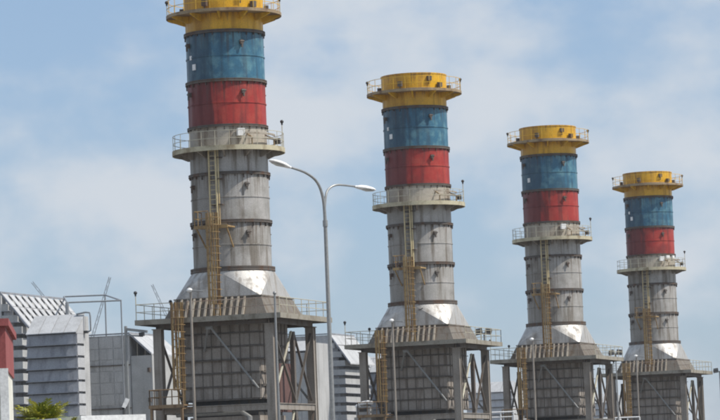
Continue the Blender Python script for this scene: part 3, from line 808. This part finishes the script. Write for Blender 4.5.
# ------------------------------------------------------------------ far crane booms
def crane(tip, foot, dep, label):
    t, f = at(*tip, dep), at(*foot, dep)
    d = (f - t); f2 = t + d*((t.z - 9)/(t.z - f.z))        # go on down the same line to the slewing deck
    r = empty('crane', (f2.x, f2.y, 0))
    a, b = Vector((0, 0, 9)), t - Vector((f2.x, f2.y, 0))
    n = 26; q = (b - a).to_track_quat('Z', 'Y').to_matrix(); wd = .45; Ln = (b - a).length; mb = MB()
    cor = [q @ Vector((sx*wd, sy*wd, 0)) for sx, sy in ((-1, -1), (1, -1), (1, 1), (-1, 1))]
    for c in cor: mb.bar(a + c, b + c*.5, .09)
    for k in range(n):
        for j in range(4):
            s0, s1 = 1 - .5*k/n, 1 - .5*(k+1)/n
            mb.bar(a.lerp(b, k/n) + cor[j]*s0, a.lerp(b, (k+1)/n) + cor[(j+1) % 4]*s1, .055)
    mb.build('boom', 'far_steel', r)
    MB().box((0, 0, 8), (4.5, 6, 3.4)).build('cab', 'far_steel', r)
    MB().tube([(0, 0, 0), (0, 0, 7)], 1.3, 12).build('pedestal', 'far_steel', r)
    tag(r, label, 'crane', 'far crane booms')
crane((32, 282), (44, 297), 820, 'faint far crane boom above the slatted white roof')
crane((110, 277), (96, 325), 820, 'faint far crane boom behind the open pipe frame')
crane((152, 284.5), (160, 302), 820, 'faint far crane boom above the platform of the nearest stack')

# ------------------------------------------------------------------ red-topped building at the left edge
DB = 95.0
c = at(6.5, 372, DB); r = empty('red_topped_building', (c.x, c.y, 0), R(4.3))
hT, hR, hB = at(8, 320, DB).z, at(8, 368, DB).z, at(8, 395, DB).z
WB = 14.0
MB().box((-WB/2 - .05, 4, hT/2), (WB, 8, hT - .1)).build('wall', 'wall_cream', r)
MB().box((-WB/2 - .03, 3.98, (hT + hR)/2), (WB + .06, 8.1, hT - hR)).build('red_fascia', 'wall_red', r)
MB().box((-WB/2 - .0, 3.95, hT - .06), (WB + .2, 8.3, .2)).build('parapet', 'wall_red', r)
MB().box((-.07, -.03, hR/2), (.23, .12, hR - .01)).build('sunlit_corner', 'wall_white', r)  # white strip paints in the sunlit look of the side wall
for k in range(5):
    wx = -1.25 - 2.6*k
    wn = MB().box((wx, -.06, hB - .75), (1.5, .04, 1.3)).build('window', 'window_glass', r)
    MB().box((wx, -.07, hB - .02), (1.8, .12, .16)).build('lintel', 'concrete', wn)
    MB().box((wx, -.09, hB - 1.45), (1.7, .14, .1)).build('sill', 'wall_white', wn)
MB().box((-.9, -.045, hB - .1), (1.4, .1, .2)).build('ledge', 'concrete', r)
tag(r, 'cream building with dark red top and corner painted sunlit white at the left edge', 'building')

# ------------------------------------------------------------------ yellow-green palms
def palm(px, py, dep, size, nfr, label, seed):
    rnd = random.Random(seed); top = at(px, py, dep); r = empty('palm', (top.x, top.y, 0)); zc = top.z - size*.92
    MB().tube([(0, 0, 0), (.06, .02, zc*.5), (.02, 0, zc + .1)], [.11, .08, .07], 10).build('trunk', 'trunk', r, True)
    cr = None
    for k in range(nfr):
        b = MB(); az = 2.4*k + rnd.uniform(-.3, .3); el = R(rnd.uniform(58, 89)) if k > nfr*.3 else R(rnd.uniform(35, 60))
        L = size*rnd.uniform(.8, 1.05); pts = []
        p = Vector((rnd.uniform(-.06, .06), rnd.uniform(-.06, .06), zc)); e = el; ns = 9
        for j in range(ns + 1):
            pts.append(p.copy())
            p = p + Vector((math.cos(az)*math.cos(e), math.sin(az)*math.cos(e), math.sin(e)))*L/ns; e -= R(rnd.uniform(4, 9))
        b.tube(pts, [.018*(1 - .8*j/ns) for j in range(ns + 1)], 5)
        for j in range(1, ns*3):
            t = j/(ns*3)*ns; i = int(t); q = pts[i].lerp(pts[i+1], t - i); d = (pts[i+1] - pts[i]).normalized()
            sd = d.cross(Vector((0, 0, 1))); sd = sd.normalized() if sd.length > .05 else Vector((-math.sin(az), math.cos(az), 0))
            up = sd.cross(d)
            ll = L*.34*(1 - .55*abs(2*j/(ns*3) - .8))
            for s in (-1, 1):
                dr = (sd*s*.75 + d*.75 + up*rnd.uniform(-.1, .35)).normalized()
                wv = d.cross(dr).cross(dr).normalized()*.022*size/1.2
                a = q; m1 = q + dr*ll*.5; tip = q + dr*ll - Vector((0, 0, ll*.22))
                k0 = len(b.v); b.add([a - wv*.4, a + wv*.4, m1 + wv, tip, m1 - wv], [(0, 1, 2, 4), (4, 2, 3)])
        b.build('frond', 'palm_leaf' if rnd.random() < .7 else 'palm_leaf_dark', r)
    tag(r, label, 'palm', 'yellow-green palms')
palm(43, 397, 88, 1.0, 46, 'larger yellow-green palm crown beside the cream building', 3)
palm(69, 412, 84, .8, 20, 'small yellow-green palm tip left of the white cabin roof', 5)

# ------------------------------------------------------------------ white-roofed cabin
DC = 84.0
pl, pr_ = at(77, 416.5, DC), at(147, 413.5, DC)
wd = (pr_ - pl).length; zr = (pl.z + pr_.z)/2
r = empty('cabin', ((pl.x + pr_.x)/2, DC, 0), R(30))
MB().box((0, 1.6, zr/2 - .1), (wd - .25, 2.9, zr - .3)).build('wall', 'wall_cream', r)
MB().box((0, 1.6, zr - .06), (wd, 3.3, .12)).build('roof', 'white_paint', r)
MB().box((0, -.06, zr - .1), (wd + .04, .05, .2)).build('fascia', 'white_paint', r)
dr = MB().box((-.35, .12, 1.05), (.8, .06, 2.0)).build('door', 'clad_grey', r); MB().box((-.05, .06, 1.05), (.05, .08, .16)).build('handle', 'dark_steel', dr)
wn = MB().box((.45, .125, 1.7), (.55, .05, .8)).build('window', 'window_glass', r); MB().box((.45, .1, 1.26), (.65, .1, .06)).build('sill', 'white_paint', wn)
tag(r, 'white flat-roofed cabin beside the palms, only its roof in view', 'cabin')
fp = at(124, 413, DC + .5); r = empty('roof_floodlight', (fp.x, fp.y, zr))
MB().tube([(0, 0, 0), (0, 0, .14)], .035, 8).bar((-.09, 0, .14), (.09, 0, .19), .04).bar((-.02, 0, .14), (.05, 0, .3), .04).build('bracket', 'lamp_black', r)
MB().box((.05, 0, .29), (.09, .16, .24), Matrix.Rotation(R(25), 3, 'Y')).build('lamp_head', 'white_paint', r)
tag(r, 'small tilted white floodlight on the cabin roof', 'floodlight')

# ------------------------------------------------------------------ ventilation cowl left of the second stack
cv = at(365, 417, 296); r = empty('ventilation_unit', (cv.x, cv.y, 0), -ANG)
MB().box((0, 0, cv.z/2), (1.5, 1.3, cv.z)).build('plinth', 'concrete', r)
h_ = MB().box((0, 0, cv.z + .45), (1.2, 1.0, .9)).build('housing', 'clad_light', r)
MB().box((.05, -.52, cv.z + .62), (.7, .08, .35)).build('opening', 'lamp_black', h_)
MB().tube([(-.75, 0, cv.z + .85), (-.4, 0, cv.z + 1.15), (.3, 0, cv.z + 1.25), (.75, 0, cv.z + 1.15)], .16, 10).build('pipe', 'white_paint', r, True)
tag(r, 'grey ventilation unit with pale pipe left of the second stack', 'ventilation unit')
# ------------------------------------------------------------------ white-railed walkways by the third and farthest stacks
for (x0, y0, x1, y1, dep, lab) in ((487, 411, 514, 413, 340, 'white-railed steel walkway at the left foot of the third stack'),
                                   (603, 417, 640, 418, 395, 'white-railed steel walkway at the left foot of the farthest stack')):
    a, b = at(x0, y0, dep), at(x1, y1, dep); wd = (b - a).length; z = (a.z + b.z)/2 - 1.0
    r = empty('walkway', (a.x, a.y, 0), R(-6))
    MB().box((wd/2, .5, z - .06), (wd, 1.0, .12)).build('deck', 'deck_rust', r)
    straight_rail(r, (.05, .02, z), (wd - .05, .02, z), 1.0, 'white_paint', 1.2, r=.075)
    for x in (.3, wd - .3): MB().bar((x, .5, 0), (x, .5, z - .12), .25).build('leg', 'deck_rust', r)
    tag(r, lab, 'walkway', 'white-railed walkways')

# ------------------------------------------------------------------ thin haze
m = MB().box((0, 0, 0), (6200, 6200, 47)); hzo = m.build('haze', 'white_paint'); hzo.location = (0, 0, 22.5)
hm = bpy.data.materials.new('haze'); hm.use_nodes = True; hn = hm.node_tree; hn.nodes.clear()
ho = hn.nodes.new('ShaderNodeOutputMaterial'); hv = hn.nodes.new('ShaderNodeVolumePrincipled')
hv.inputs['Color'].default_value = (.92, .95, 1.0, 1); hv.inputs['Density'].default_value = 0.0001; hv.inputs['Anisotropy'].default_value = 0.3
hn.links.new(hv.outputs[0], ho.inputs['Volume']); hzo.data.materials.clear(); hzo.data.materials.append(hm)
hzo['kind'] = 'stuff'; hzo['label'] = 'thin pale haze in the air over the plant'; hzo['category'] = 'haze'
print('objects', len(bpy.data.objects))
